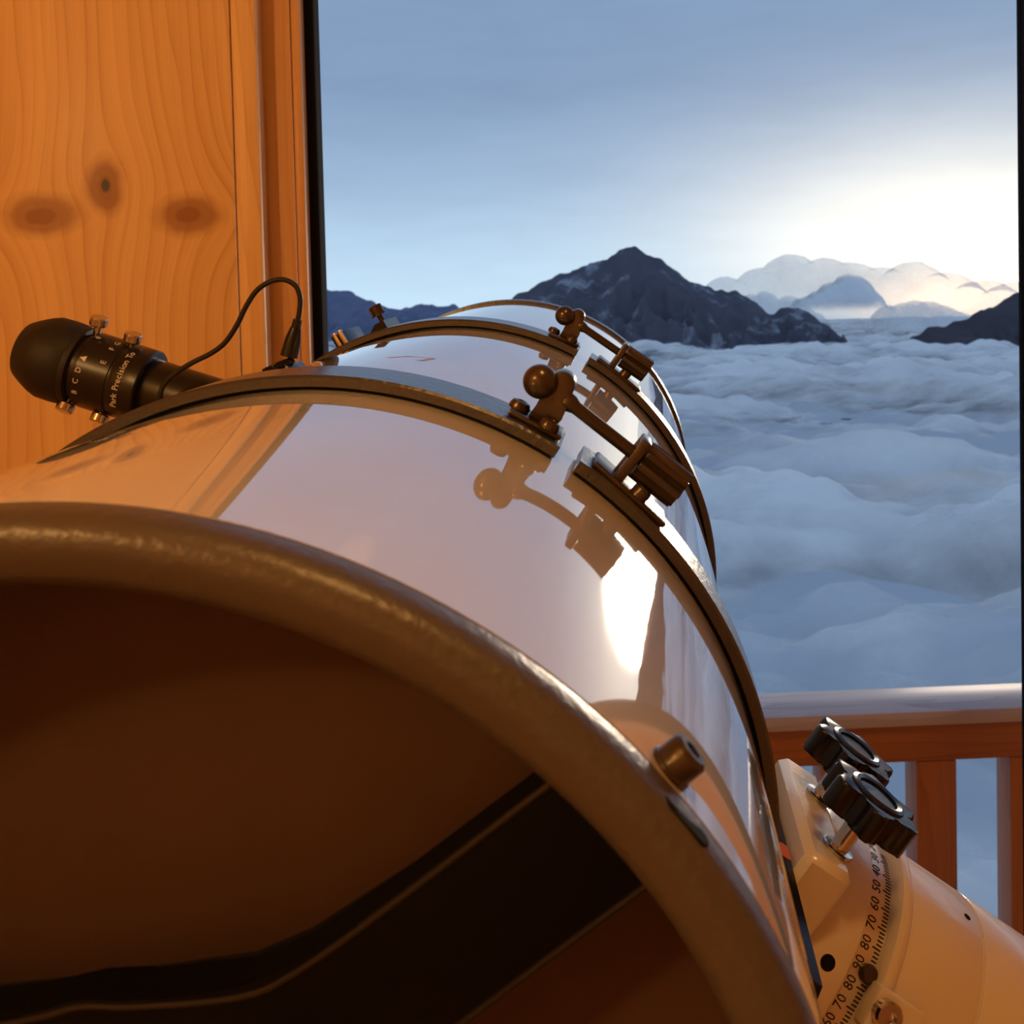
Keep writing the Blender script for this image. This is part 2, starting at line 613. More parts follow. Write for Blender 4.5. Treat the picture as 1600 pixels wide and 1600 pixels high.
# ================================================================== BALCONY
bal = empty('balcony_railing', ROOM @ Matrix.Translation((0.5, 1.75, 0.0)))
tag(bal, 'reddish wooden balcony railing with a pale weathered handrail beyond the window', 'railing')


def bpart(name, lo, hi, mat, bev=0.003):
    b_ = bmesh.new()
    bm_box(b_, (lo[0] - .5, lo[1] - 1.75, lo[2]), (hi[0] - .5, hi[1] - 1.75, hi[2]), bev)
    return obj(name, b_, mat, bal)


bpart('handrail', (-1.6, 1.70, 0.883), (2.6, 1.815, 0.908), 'rail', 0.004)
bpart('upper_rail', (-1.6, 1.725, 0.815), (2.6, 1.785, 0.8825), 'stained')
bpart('lower_rail', (-1.6, 1.725, 0.10), (2.6, 1.785, 0.17), 'stained')
for k in range(-13, 13):
    x0 = 0.634 + 0.158 * k
    bpart('baluster', (x0, 1.727, 0.1705), (x0 + 0.068, 1.783, 0.8145), 'stained_v', 0.003)
for xx in (-1.55, 2.5):
    bpart('newel_post', (xx, 1.72, 0.0), (xx + .09, 1.79, 0.8825), 'stained_v', 0.004)
bm = bmesh.new()
bm_box(bm, (-1.7, 1.13, -0.16), (2.7, 1.86, -0.02))
struct('balcony_floor', bm, 'stained', smooth=0)

# ================================================================== TELESCOPE
K = 0.15                                # tube radius in metres: lengths below are in tube radii
TO = Vector((-0.098990, 0.213081, 1.369589))
RT = Vector((0.998398, -0.056589, 0.0)).normalized()
DD = Vector((0.056476, 0.996410, 0.063072)).normalized()
UT = RT.cross(DD).normalized()
TEL = frame(TO, RT, DD, UT)
tel = empty('telescope', TEL)
tag(tel, 'large white reflector telescope with grey clamp rings pointing out of the window', 'telescope')
AX = frame((0, 0, 0), (1, 0, 0), (0, 0, 1), (0, -1, 0))      # lathe z -> towards the camera (-t)


def AXM(p):            # lathe about the tube axis, heights given as t
    return Matrix(((1, 0, 0, 0), (0, 0, 1, 0), (0, 1, 0, 0), (0, 0, 0, 1)))


def pol(th, r, t):
    a = R(th)
    return Vector((K * r * math.sin(a), K * t, K * r * math.cos(a)))


def kprof(pts):
    return [(K * r, K * t) for r, t in pts]


# white tube (outer skin and dark lining)
bm = bmesh.new()
bm_lathe(bm, kprof([(1.0, -0.03), (1.0, 0.4), (1.0, 1.2), (1.0, 2.2), (1.0, 3.2), (1.0, 4.2), (1.0, 5.0), (0.988, 5.0), (0.988, -0.03)]), 192, AXM(0), close=True)
obj('tube', bm, 'tube', tel)
bm = bmesh.new()
bm_lathe(bm, kprof([(0.9875, 0.0), (0.9875, 4.99), (0.975, 4.99), (0.975, 0.0)]), 128, AXM(0), close=True)
obj('inner_lining', bm, 'inside', tel)
# cast end rings
bm = bmesh.new()
lip = [(0.9995, -0.020), (0.9975, -0.020), (0.9990, -0.026), (0.9992, -0.055), (0.9965, -0.076), (0.989, -0.092), (0.976, -0.101), (0.960, -0.103),
       (0.944, -0.100), (0.928, -0.093), (0.915, -0.083), (0.907, -0.070), (0.904, -0.050), (0.904, 0.06), (0.9995, 0.06)]
lip_vis = [(0.9870, -0.020)] + lip[1:14] + [(0.9870, 0.06)]
bm_lathe(bm, kprof(lip_vis), 192, AXM(0), close=True)
er = obj('end_ring', bm, 'rim', tel)
bm = bmesh.new()
bm_lathe(bm, kprof([(1.0005, 4.965), (1.014, 4.968), (1.017, 4.985), (1.017, 5.03), (1.010, 5.045), (0.94, 5.045), (0.94, 5.0), (1.0005, 5.0)]), 160, AXM(0), close=True)
obj('end_ring', bm, 'hammer', tel)
# bolts round the near end ring, with black plates for the shade inside slots
for k, th in enumerate((50.2, 140.2, 230.2, 320.2)):
    if k in (0, 1, 3):
        u = pol(th, 1, 0).normalized()
        tan = Vector((u.z, 0, -u.x))
        Mb = frame(pol(th, 0.9998, 0.004), tan, Vector((0, 1, 0)), u)
        bm = bmesh.new()
        bm_lathe(bm, [(0, 0), (K * .031, 0), (K * .031, K * .006), (K * .028, K * .008), (K * .028, K * .034), (K * .022, K * .040), (K * .012, K * .040), (K * .011, K * .030), (0, K * .030)], 24, Mb)
        obj('bolt', bm, 'bronze', er)
        Ms = frame(pol(th + 1.9, 0.9945, -0.066), tan, Vector((0, 1, 0)), u)
        bm = bmesh.new()
        st = [(math.cos(R(a)) * K * .014 + (K * .026 if a <= 90 or a >= 270 else -K * .026), math.sin(R(a)) * K * .014) for a in range(0, 360, 20)]
        bm_prism(bm, st, -K * .01, K * .0035, Ms)
        obj('slot_shade', bm, 'felt', er)
# red print on the tube
bm = bmesh.new()
rr = 1.0006
quad = [(1.25, 1.739), (4.4, 1.802), (9.07, 1.807), (7.65, 1.713)]
ins = 0.24
cx_ = sum(q[0] for q in quad) / 4
cy_ = sum(q[1] for q in quad) / 4
A_ = [bm.verts.new(pol(a, rr, t)) for a, t in quad]
B_ = [bm.verts.new(pol(a + (cx_ - a) * ins, rr, t + (cy_ - t) * ins)) for a, t in quad]
for i in range(4):
    j = (i + 1) % 4
    bm.faces.new((A_[i], A_[j], B_[j], B_[i]))
obj('printed_outline', bm, 'redline', tel, smooth=0)

# mirror cell with three arms and hub, seen through the open end
bm = bmesh.new()
poly = []
hub = 0.285
for base_a in (52, 172, 292):
    a = R(base_a)
    er_ = (math.sin(a), math.cos(a))
    en_ = (math.cos(a), -math.sin(a))
    hw = 0.094
    for s, rlist in ((-1, (0.33, 0.42, 0.60, 0.905)), (1, (0.905, 0.60, 0.42, 0.33))):
        for r_ in rlist:
            wd = hw + (0.028 if r_ < 0.40 else 0.006 if r_ < 0.5 else 0)
            poly.append((K * (r_ * er_[0] + s * wd * en_[0]), K * (r_ * er_[1] + s * wd * en_[1])))
    for am in (base_a + 45, base_a + 60, base_a + 75):
        poly.append((K * hub * math.sin(R(am)), K * hub * math.cos(R(am))))
MP = Matrix(((1, 0, 0, 0), (0, 0, 1, 0), (0, 1, 0, 0), (0, 0, 0, 1)))
bm_prism(bm, poly, K * 0.05, K * 0.13, MP, bevel=0.0012)
cell = obj('mirror_cell', bm, 'cell', tel, smooth=25)
# raised bead along the edges of the arms
n_ = len(poly)
for s0 in range(3):
    seg_ = [poly[(s0 * 11 + 4 + i) % n_] for i in range(11)]
    bm = bmesh.new()
    cxp = [(x * 0.985, K * 0.052, z * 0.985) for x, z in seg_]
    bm_sweep(bm, catmull(cxp, 4), 0.0009, 8)
    obj('edge_bead', bm, 'anod', cell)
for a in (52, 172, 292):
    bm = bmesh.new()
    u = (math.sin(R(a)), math.cos(R(a)))
    Mb = frame((K * .335 * u[0], K * .0495, K * .335 * u[1]), (1, 0, 0), (0, 0, 1), (0, -1, 0))
    bm_lathe(bm, [(0, 0), (K * .042, 0), (K * .042, K * .02), (K * .036, K * .03), (0, K * .032)], 24, Mb)
    obj('collimation_screw', bm, 'bronze', cell)
bm = bmesh.new()
bm_lathe(bm, kprof([(0, 0.22), (0.94, 0.22), (0.955, 0.235), (0.955, 0.52), (0.94, 0.535), (0, 0.535)]), 96, AXM(0))
obj('primary_mirror', bm, 'glassback', tel)


# clamp rings
def ring_piece(a0, a1, t0, t1, r0, r1, bev=0.006):
    b_ = bmesh.new()
    prof = [(r0, t0 + bev), (r0, t1 - bev), (r0 + bev * .4, t1), (r1 - bev, t1), (r1, t1 - bev), (r1, t0 + bev), (r1 - bev, t0), (r0 + bev * .4, t0)]
    seg = max(8, int(abs(a1 - a0) / 2.0))
    # lathe angle 0 is +x; tube angle th is measured from up towards the right
    bm_lathe(b_, kprof(prof), seg, AXM(0), a0=90 - a0, a1=90 - a1, close=True)
    return b_


def clamp_ring(t0, off, first):
    t1 = t0 + 0.198
    tm = (t0 + t1) / 2
    root = obj('clamp_ring', ring_piece(33.3 + off, -147.0 + off, t0, t1, 1.0065, 1.034), 'hammer', tel)
    obj('ring_half', ring_piece(36.2 + off, 212.6 + off, t0, t1, 1.0065, 1.034), 'hammer', root)
    obj('felt_liner', ring_piece(33.0 + off, -147.0 + off, t0 + .012, t1 - .012, 1.0002, 1.0065, 0.001), 'felt', root)
    obj('felt_liner', ring_piece(36.6 + off, 212.6 + off, t0 + .012, t1 - .012, 1.0002, 1.0065, 0.001), 'felt', root)
    # hinge on the far side
    u = pol(212.8 + off, 1, 0).normalized()
    b_ = bmesh.new()
    bm_lathe(b_, [(0, K * (t0 + .01)), (K * .03, K * (t0 + .01)), (K * .03, K * (t1 - .01)), (0, K * (t1 - .01))], 16, Matrix.Translation(u * K * 1.05) @ AXM(0))
    obj('hinge', b_, 'hammer', root)
    # foot towards the dovetail bar
    uf = pol(125, 1, 0).normalized()
    tf = Vector((uf.z, 0, -uf.x))
    b_ = bmesh.new()
    bm_box(b_, (-K * .20, K * (t0 + .02), K * 1.0345 - .002), (K * .20, K * (t1 - .02), K * 1.066), 0.001, frame((0, 0, 0), tf, (0, 1, 0), uf))
    obj('ring_foot', b_, 'hammer', root)

    def loc(th):                    # local frame on the ring: x along the ring (clockwise), y axial, z outwards
        uu = pol(th + off, 1, 0).normalized()
        tt = Vector((uu.z, 0, -uu.x))
        return frame(uu * 0 + Vector((0, K * tm, 0)), tt, (0, 1, 0), uu)

    # --- first lug: base plate, screws, upright arm with ball-ended rod
    b_ = bmesh.new()
    bm_box(b_, (-K * .066, -K * .055, K * 1.0335), (K * .066, K * .060, K * 1.0475), K * .006, loc(29.3))
    obj('bracket_plate', b_, 'bronze', root)
    for th, dy in ((26.6, 0.0), (30.9, -0.043)):
        b_ = bmesh.new()
        bm_lathe(b_, [(0, 0), (K * .024, 0), (K * .025, K * .008), (K * .020, K * .019), (K * .009, K * .022), (K * .008, K * .016), (0, K * .016)], 20,
                 loc(th) @ Matrix.Translation((0, K * dy, K * 1.047)))
        obj('screw_head', b_, 'bronze', root)
    b_ = bmesh.new()
    wv = 0.030
    pf = [(-wv * 1.10, 1.046), (-wv * .98, 1.075), (-wv * .98, 1.135)] + [(-wv * math.cos(R(a)), 1.145 + wv * math.sin(R(a))) for a in range(15, 180, 15)] + [(wv * .98, 1.135), (wv * .98, 1.075), (wv * 1.25, 1.046)]
    bm_prism(b_, [(K * x, K * z) for x, z in pf], -K * .030, K * .040, loc(29.9) @ Matrix(((1, 0, 0, 0), (0, 0, 1, 0), (0, 1, 0, 0), (0, 0, 0, 1))), bevel=K * .007)
    obj('upright_arm', b_, 'bronze', root)
    # rod line in the ring plane
    P0 = Matrix.Rotation(R(off), 4, 'Y') @ Vector((0.523 * K, K * tm, 1.002 * K))
    rd = Matrix.Rotation(R(off), 4, 'Y') @ Vector((0.770, 0, -0.638))
    P0.y = K * tm - K * .012
    b_ = bmesh.new()
    bm_sweep(b_, [P0, P0 + rd * K * .066, P0 + rd * K * .07, P0 + rd * K * .085, P0 + rd * K * .10, P0 + rd * K * .37], K * .015, 14,
             rads=[K * .018, K * .018, K * .021, K * .021, K * .0155, K * .0155])
    obj('tension_rod', b_, 'bronze', root)
    b_ = bmesh.new()
    bmesh.ops.create_uvsphere(b_, u_segments=32, v_segments=20, radius=K * .039)
    bmesh.ops.translate(b_, vec=P0 - Vector((0, K * .022, 0)), verts=b_.verts)
    obj('ball', b_, 'bronze', root, smooth=80)
    # --- second lug: plate, forked upright, fluted nut
    b_ = bmesh.new()
    bm_box(b_, (-K * .105, -K * .070, K * 1.0300), (K * .105, K * .058, K * 1.0445), K * .006, loc(43.6))
    obj('bracket_plate', b_, 'bronze', root)
    mid = P0 + rd * K * .266
    nz = rd.cross(Vector((0, 1, 0))).normalized()
    if nz.dot(mid) < 0:
        nz = -nz
    Mf = frame(mid, rd, Vector((0, 1, 0)), nz)
    if Mf.determinant() < 0:
        Mf = frame(mid, rd, Vector((0, -1, 0)), nz)
    b_ = bmesh.new()
    for sy_ in (-1, 1):
        yc = sy_ * K * .033
        bm_box(b_, (-K * .010, yc - K * .012, -K * .085), (K * .014, yc + K * .012, K * .040), K * .005, Mf)
    bm_box(b_, (-K * .010, -K * .045, K * .030), (K * .014, K * .045, K * .046), K * .005, Mf)
    obj('forked_upright', b_, 'bronze', root)
    b_ = bmesh.new()
    fl = []
    for i in range(80):
        a = 2 * math.pi * i / 80
        fl.append((K * (.048 - .013 * max(0, math.cos(9 * a)) ** 0.6) * math.cos(a), K * (.048 - .013 * max(0, math.cos(9 * a)) ** 0.6) * math.sin(a)))
    Mk = frame(P0 + rd * K * .284, nz, nz.cross(rd) * -1, rd)
    if Mk.determinant() < 0:
        Mk = frame(P0 + rd * K * .284, nz, nz.cross(rd), rd)
    bm_prism(b_, fl, 0, K * .114, Mk, bevel=K * .003)
    obj('fluted_nut', b_, 'bronze', root)
    b_ = bmesh.new()
    bm_lathe(b_, [(0, 0), (K * .022, 0), (K * .022, K * .02), (K * .016, K * .026), (0, K * .026)], 20, loc(44.6) @ Matrix.Translation((0, -K * .045, K * 1.0440)))
    obj('screw_head', b_, 'bronze', root)
    return root


clamp_ring(1.017, 0.0, True)
clamp_ring(2.925, -3.8, False)

# dovetail bar under the rings
MANG = 125.0
um = pol(MANG, 1, 0).normalized()               # outward from the tube to the mount
un = Vector((-um.z, 0, um.x))                   # up along the saddle
if un.z < 0:
    un = -un
DV = frame((0, 0, 0), (0, 1, 0), un, um)        # local: t, q, p
bm = bmesh.new()
bm_prism(bm, [(K * q, K * p) for q, p in ((-.27, 1.067), (.27, 1.067), (.338, 1.090), (.338, 1.140), (.30, 1.150), (-.30, 1.150), (-.338, 1.140), (-.338, 1.090))],
         K * 1.02, K * 3.2, DV @ Matrix(((0, 0, 1, 0), (1, 0, 0, 0), (0, 1, 0, 0), (0, 0, 0, 1))), bevel=0.0008)
dv = obj('dovetail_bar', bm, 'black', tel)
bm = bmesh.new()
bm_box(bm, (K * 1.53, K * .3372, K * 1.091), (K * 1.60, K * .3405, K * 1.139), 0, DV)
obj('sticker', bm, 'orange', dv, smooth=0)

# focuser drawtube (radial, behind the near ring) that carries the eyepiece
ea = R(-66.7)
e_r = Vector((math.sin(ea), 0, math.cos(ea)))
e_n = Vector((-e_r.z * -1, 0, -e_r.x))
e_n = Vector((math.cos(ea), 0, -math.sin(ea)))
TF = 3.6
PA = K * (e_r * 2.31 + e_n * -0.012) + Vector((0, K * TF, 0))
PB = K * (e_r * 1.40 + e_n * 0.068) + Vector((0, K * TF, 0))
ez = (PA - PB).normalized()
ey_ = Vector((0, -1, 0))
ex_ = ey_.cross(ez).normalized()
EP = frame(PB, ex_, ey_, ez)                    # z outwards along the eyepiece, y towards the camera end, x down/up
foc = empty('focuser')
foc.parent = tel
bm = bmesh.new()
bm_lathe(bm, [(K * .10, K * .28), (K * .138, K * .28), (K * .140, K * .275), (K * .140, -K * .28), (K * .19, -K * .29), (K * .19, -K * .36), (K * .10, -K * .36)], 48, EP, close=True)
obj('drawtube', bm, 'anod', foc)
bm = bmesh.new()
bm_lathe(bm, [(K * .13, -K * .47), (K * .25, -K * .47), (K * .25, -K * .40), (K * .20, -K * .36), (K * .13, -K * .36)], 48, EP, close=True)
obj('focuser_base', bm, 'blacksteel', foc)
# eyepiece
epc = empty('eyepiece', TEL @ EP)
tag(epc, 'black eyepiece with rubber eyecup and white lettering, left of the white telescope tube', 'eyepiece')
z0 = K * .28
bm = bmesh.new()
bm_lathe(bm, [(K * .10, K * .281), (K * .172, K * .281), (K * .178, K * .287), (K * .178, K * .40), (K * .175, K * .404), (K * .175, K * .414), (K * .180, K * .418), (K * .180, K * .565),
              (K * .170, K * .572), (K * .166, K * .60), (K * .166, K * .64), (K * .10, K * .64)], 64, None, close=True)
brl = obj('barrel', bm, 'anod', epc)
bm = bmesh.new()
bm_lathe(bm, [(K * r_, K * z_) for r_, z_ in ((.167, .602), (.186, .606), (.190, .622), (.187, .634), (.193, .645), (.1965, .70), (.1945, .765), (.182, .80), (.160, .842), (.142, .872), (.134, .884), (.120, .886),
              (.112, .86), (.105, .642), (.167, .642))], 64, None, close=True)
obj('eyecup', bm, 'rubber', epc)
bm = bmesh.new()
bm_lathe(bm, [(0, K * .70), (K * .06, K * .692), (K * .104, K * .67), (K * .104, K * .645), (0, K * .645)], 40)
obj('eye_lens', bm, 'black', epc)


def on_barrel(phi, rad, z):
    """frame on the barrel: phi from the camera side (0) upwards (positive); z up the axis"""
    c, s = math.cos(R(phi)), math.sin(R(phi))
    # local: y towards camera, x: sign resolved so that positive phi is up
    sg = 1.0 if (TEL.to_3x3() @ ex_).z > 0 else -1.0
    n_v = Vector((sg * s, c, 0))
    up_v = Vector((sg * c, -s, 0))
    return n_v, up_v, n_v * K * rad + Vector((0, 0, K * z))


def barrel_text(body, phi, z, size, rad=.1805, mat='print'):
    n_v, up_v, p_v = on_barrel(phi, rad, z)
    zt = Vector((0, 0, 1))
    y_v = n_v.cross(up_v)
    return text_mesh('lettering', body, size, frame(p_v, up_v, y_v, n_v), mat, brl)


for ch, ph in (('B', -26), ('C', -8), ('D', 9), ('0', 70)):
    barrel_text(ch, ph, .545, K * .036)
bm = bmesh.new()
n_v, up_v, p_v = on_barrel(27, .1806, .545)
y_v = n_v.cross(up_v)
bm_prism(bm, [(-K * .014, -K * .014), (K * .014, -K * .014), (0, K * .016)], 0, K * .001, frame(p_v, up_v, y_v, n_v))
obj('pointer_mark', bm, 'print', brl, smooth=0)
for ch, ph in (('E', 30), ('F', 55), ('G', 70)):
    barrel_text(ch, ph, .452, K * .036)
ph = -32.0
for chunk, gap in (('Park', 13), ('Precision', 0), ('To', 0)):
    for c_ in chunk:
        wd = {'i': 3.4, 'r': 4.6, 's': 5.2, 't': 4.2}.get(c_, 6.2)
        ph += wd / 2
        barrel_text(c_, ph, .362, K * .040, .1785)
        ph += wd / 2
    ph += 5

# four knurled thumbscrews on the barrel
for ph, z_, ln in ((-62, .60, .004), (-66, .44, .004), (82, .575, .04), (82, .405, .012)):
    n_v, up_v, p_v = on_barrel(ph, .165, z_)
    Mt = frame(p_v, up_v, n_v.cross(up_v), n_v)
    b_ = bmesh.new()
    bm_lathe(b_, [(0, 0), (K * .016, 0), (K * .016, K * (.012 + ln)), (K * .036, K * (.014 + ln)), (K * .040, K * (.02 + ln)), (K * .040, K * (.05 + ln)), (K * .036, K * (.056 + ln)), (0, K * (.056 + ln))], 20, Mt)
    obj('thumbscrew', b_, 'steel', epc, smooth=30)

# cable from the focuser up to a plug in a black holder
cab = [(-1.381, 0.685), (-1.363, 0.739), (-1.311, 0.79), (-1.227, 0.839), (-1.138, 0.88), (-1.072, 0.927), (-1.015, 1.002), (-0.971, 1.08), (-0.921, 1.148), (-0.862, 1.186), (-0.796, 1.196), (-0.744, 1.167), (-0.727, 1.116), (-0.732, 1.06), (-0.743, 1.013)]
cable = empty('cable', TEL @ Matrix.Translation((K * -.80, K * 3.38, K * .80)))
tag(cable, 'thin black cable looping up to a plug behind the near clamp ring', 'cable')
co_ = Vector((K * -.80, K * 3.38, K * .80))
bm = bmesh.new()
pts = [Vector((K * -1.395, K * 3.42, K * .60)), ] + [Vector((K * x, K * 3.38, K * z)) for x, z in cab]
bm_sweep(bm, [p - co_ for p in catmull(pts, 6)], K * .0115, 10)
obj('cord', bm, 'rubber', cable)
bm = bmesh.new()
pa, pb = Vector((-.743 * K, 0, 1.02 * K)), Vector((-.790 * K, 0, .86 * K))
co0 = Vector((K * -.80, 0, K * .80))
ax_ = (pb - pa).normalized()
bm_sweep(bm, [pa - co0, pa + ax_ * K * .035 - co0, pa + ax_ * K * .037 - co0, pa + ax_ * K * .09 - co0, pb - co0], K * .03, 12, rads=[K * .019, K * .021, K * .024, K * .035, K * .040])
obj('plug', bm, 'black', cable)

# black holder with a cross knob that the plug sits on
hold = empty('plug_holder')
hold.parent = tel
uh = pol(-46, 1, 0).normalized()
th_ = Vector((uh.z, 0, -uh.x))
HM = frame((0, K * 3.38, 0), th_, (0, 1, 0), uh)
bm = bmesh.new()
bm_box(bm, (-K * .16, -K * .08, K * 1.000), (K * .06, K * .12, K * 1.135), .0012, HM)
obj('holder_block', bm, 'black', hold)
bm = bmesh.new()
cr = []
for i in range(48):
    a = 2 * math.pi * i / 48
    rr_ = K * (.062 + .014 * math.cos(4 * a))
    cr.append((rr_ * math.cos(a), rr_ * math.sin(a)))
tilt = Matrix.Rotation(R(24), 4, 'Y')
bm_prism(bm, cr, 0, K * .030, HM @ Matrix.Translation((K * .0, 0, K * 1.158)) @ tilt, bevel=K * .005)
obj('cross_knob', bm, 'black', hold)
bm = bmesh.new()
bm_lathe(bm, [(0, 0), (K * .022, 0), (K * .022, K * .032), (0, K * .032)], 16, HM @ Matrix.Translation((0, 0, K * 1.134)))
obj('knob_stem', bm, 'bronze', hold)

# finder shoe with its thumbscrew, behind the far clamp ring
sh = empty('finder_shoe')
sh.parent = tel
us = pol(-29, 1, 0).normalized()
ts = Vector((us.z, 0, -us.x))
SM = frame((0, K * 3.55, 0), ts, (0, 1, 0), us)
bm = bmesh.new()
bm_box(bm, (-K * .13, 0, K * .985), (K * .13, K * .30, K * 1.018), .001, SM)
obj('shoe_base', bm, 'black', sh)
bm = bmesh.new()
bm_box(bm, (-K * .12, K * .0, K * 1.010), (-K * .055, K * .30, K * 1.125), .0008, SM)
obj('shoe_cheek', bm, 'black', sh)
for dx in (-.098, -.068):
    bm = bmesh.new()
    bm_box(bm, (K * (dx - .0105), -K * .012, K * 1.015), (K * (dx + .0105), K * .01, K * 1.132), .0004, SM)
    obj('spring_prong', bm, 'steel', sh)
bm = bmesh.new()
bm_prism(bm, [(-K * .01, K * 1.01), (K * .13, K * 1.01), (K * .130, K * 1.070), (K * .085, K * 1.072), (K * .0, K * 1.02)], 0, K * .26, SM @ Matrix(((1, 0, 0, 0), (0, 0, 1, 0), (0, 1, 0, 0), (0, 0, 0, 1))))
obj('shoe_cheek', bm, 'black', sh)
bm = bmesh.new()
TS = SM @ Matrix.Translation((K * .103, K * .10, K * 1.088)) @ Matrix.Rotation(R(2), 4, 'Y')
bm_lathe(bm, [(0, -K * .05), (K * .013, -K * .05), (K * .013, K * .014), (K * .036, K * .015), (K * .036, K * .022), (K * .031, K * .024), (K * .031, K * .062), (K * .028, K * .066), (0, K * .066)], 20, TS)
obj('thumbscrew', bm, 'bronze', sh, smooth=30)

# ================================================================== MOUNT
T0 = 1.88
MO = Matrix.Translation(TEL @ (um * K * 1.13 + Vector((0, K * T0, 0)))) @ (TEL.to_3x3() @ DV.to_3x3()).to_4x4()
mnt = empty('telescope_mount', MO)
tag(mnt, 'cream painted equatorial mount head with black star knobs, at lower right beside the tube', 'telescope mount')


def mp(t, q, p):
    return (K * (t - T0), K * q, K * (p - 1.13))


bm = bmesh.new()
bm_box(bm, mp(1.495, -.44, 1.1505), mp(2.08, .405, 1.30), K * .022, None, 1)
sad = obj('saddle', bm, 'cream', mnt)
bm = bmesh.new()
bm_lathe(bm, [(0, K * .165), (K * .35, K * .165), (K * .386, K * .18), (K * .388, K * .19), (K * .388, K * .312), (K * .384, K * .318), (0, K * .318)], 96)
obj('axis_ring', bm, 'cream', mnt)
bm = bmesh.new()
bm_lathe(bm, [(0, K * .3182), (K * .372, K * .3182), (K * .372, K * .392), (0, K * .392)], 96)
cir = obj('setting_circle', bm, 'scale', mnt)
bm = bmesh.new()
bm_lathe(bm, [(0, K * .3165), (K * .3805, K * .3165), (K * .3805, K * .3195), (0, K * .3195)], 96)
obj('circle_gap', bm, 'ink', mnt)


def circ(phi, rad, p):
    a = R(phi)
    nrm = Vector((-math.sin(a), math.cos(a), 0))
    upw = Vector((math.cos(a), math.sin(a), 0))          # towards smaller phi
    return nrm, upw, nrm * K * rad + Vector((0, 0, K * (p - 1.13)))


marks = [(59 - 8.7 * k, str(90 - 10 * k)) for k in range(0, 8)] + [(59 + 8.7 * k, str(90 - 10 * k)) for k in range(1, 8)]
for phi, s in marks:
    nrm, upw, pv = circ(phi, .3722, 1.473)
    upw = Vector((math.cos(R(phi)) * 1, math.sin(R(phi)), 0))
    y_v = Vector((0, 0, -1))
    x_v = y_v.cross(nrm)
    text_mesh('numeral', s, K * .040, frame(pv, x_v, y_v, nrm), 'ink', cir, 0.0001)
for k in range(-34, 36):
    phi = 59 + 8.7 / 5 * k
    ln = .026 if k % 5 == 0 else .017
    nrm, upw, pv = circ(phi, .3722, 1.520)
    b_ = bmesh.new()
    bm_box(b_, (-K * .0022, 0, -K * .0004), (K * .0022, K * ln, K * .0006), 0, frame(pv, Vector((0, 0, -1)).cross(nrm), Vector((0, 0, -1)), nrm))
    obj('tick', b_, 'ink', cir, smooth=0)
# housing beyond the circle
bm = bmesh.new()
hp = [(0, .392), (.372, .392), (.400, .394), (.418, .402), (.420, .412), (.418, .430), (.404, .446), (.390, .452), (.388, .70), (.386, .703), (.380, .705), (.380, .712), (.386, .714), (.388, .718), (.385, .98), (.36, 1.02), (.30, 1.06), (.30, 1.30), (0, 1.30)]
bm_lathe(bm, [(K * r, K * z) for r, z in hp], 96)
obj('axis_housing', bm, 'cream', mnt)
# index block with lock bolt on the camera side
bm = bmesh.new()
nrm, upw, pv = circ(68, .400, 1.56)
FI = frame(pv, Vector((0, 0, -1)).cross(nrm), Vector((0, 0, -1)), nrm)
bm_box(bm, (-K * .07, -K * .10, -K * .02), (K * .045, K * .045, K * .050), K * .01, FI)
idx = obj('index_block', bm, 'cream', mnt)
for (x_, y_, z_, r_, h_) in ((-.012, .004, .048, .040, .034),):
    bm = bmesh.new()
    bm_lathe(bm, [(0, 0), (K * r_, 0), (K * r_, K * h_ * .8), (K * r_ * .85, K * h_), (K * r_ * .5, K * h_), (K * r_ * .45, K * h_ * .5), (0, K * h_ * .5)], 20, FI @ Matrix.Translation((K * x_, K * y_, K * z_)))
    obj('lock_bolt', bm, 'steel', idx)
nrm, upw, pv = circ(61, .370, 1.505)
bm = bmesh.new()
bm_lathe(bm, [(0, 0), (K * .026, 0), (K * .026, K * .02), (K * .020, K * .028), (0, K * .028)], 18, frame(pv, Vector((0, 0, -1)).cross(nrm), Vector((0, 0, -1)), nrm))
obj('pointer_screw', bm, 'bronze', mnt)
# black discs in place of the shade inside drilled holes
nrm, upw, pv = circ(66, .3872, 1.385)
bm = bmesh.new()
bm_lathe(bm, [(0, 0), (K * .022, 0), (K * .022, K * .0015), (0, K * .0015)], 20, frame(pv, Vector((0, 0, -1)).cross(nrm), Vector((0, 0, -1)), nrm))
obj('hole_shade_disc', bm, 'felt', mnt)
bm = bmesh.new()
bm_lathe(bm, [(0, 0), (K * .011, 0), (K * .011, K * .001), (0, K * .001)], 14, frame(Vector((0, 0, 0)), (1, 0, 0), (0, 1, 0), (0, 0, 1)) @ frame(circ(10, .388, 1.79)[2], Vector((0, 0, -1)).cross(circ(10, .388, 1.79)[0]), Vector((0, 0, -1)), circ(10, .388, 1.79)[0]))
obj('hole_shade_disc', bm, 'felt', mnt)

# two star knobs clamping the saddle
star = []
for i in range(96):
    a = 2 * math.pi * i / 96
    rr_ = .118 + .020 * math.tanh(2.6 * math.cos(6 * a))
    star.append((K * rr_ * math.cos(a), K * rr_ * math.sin(a)))


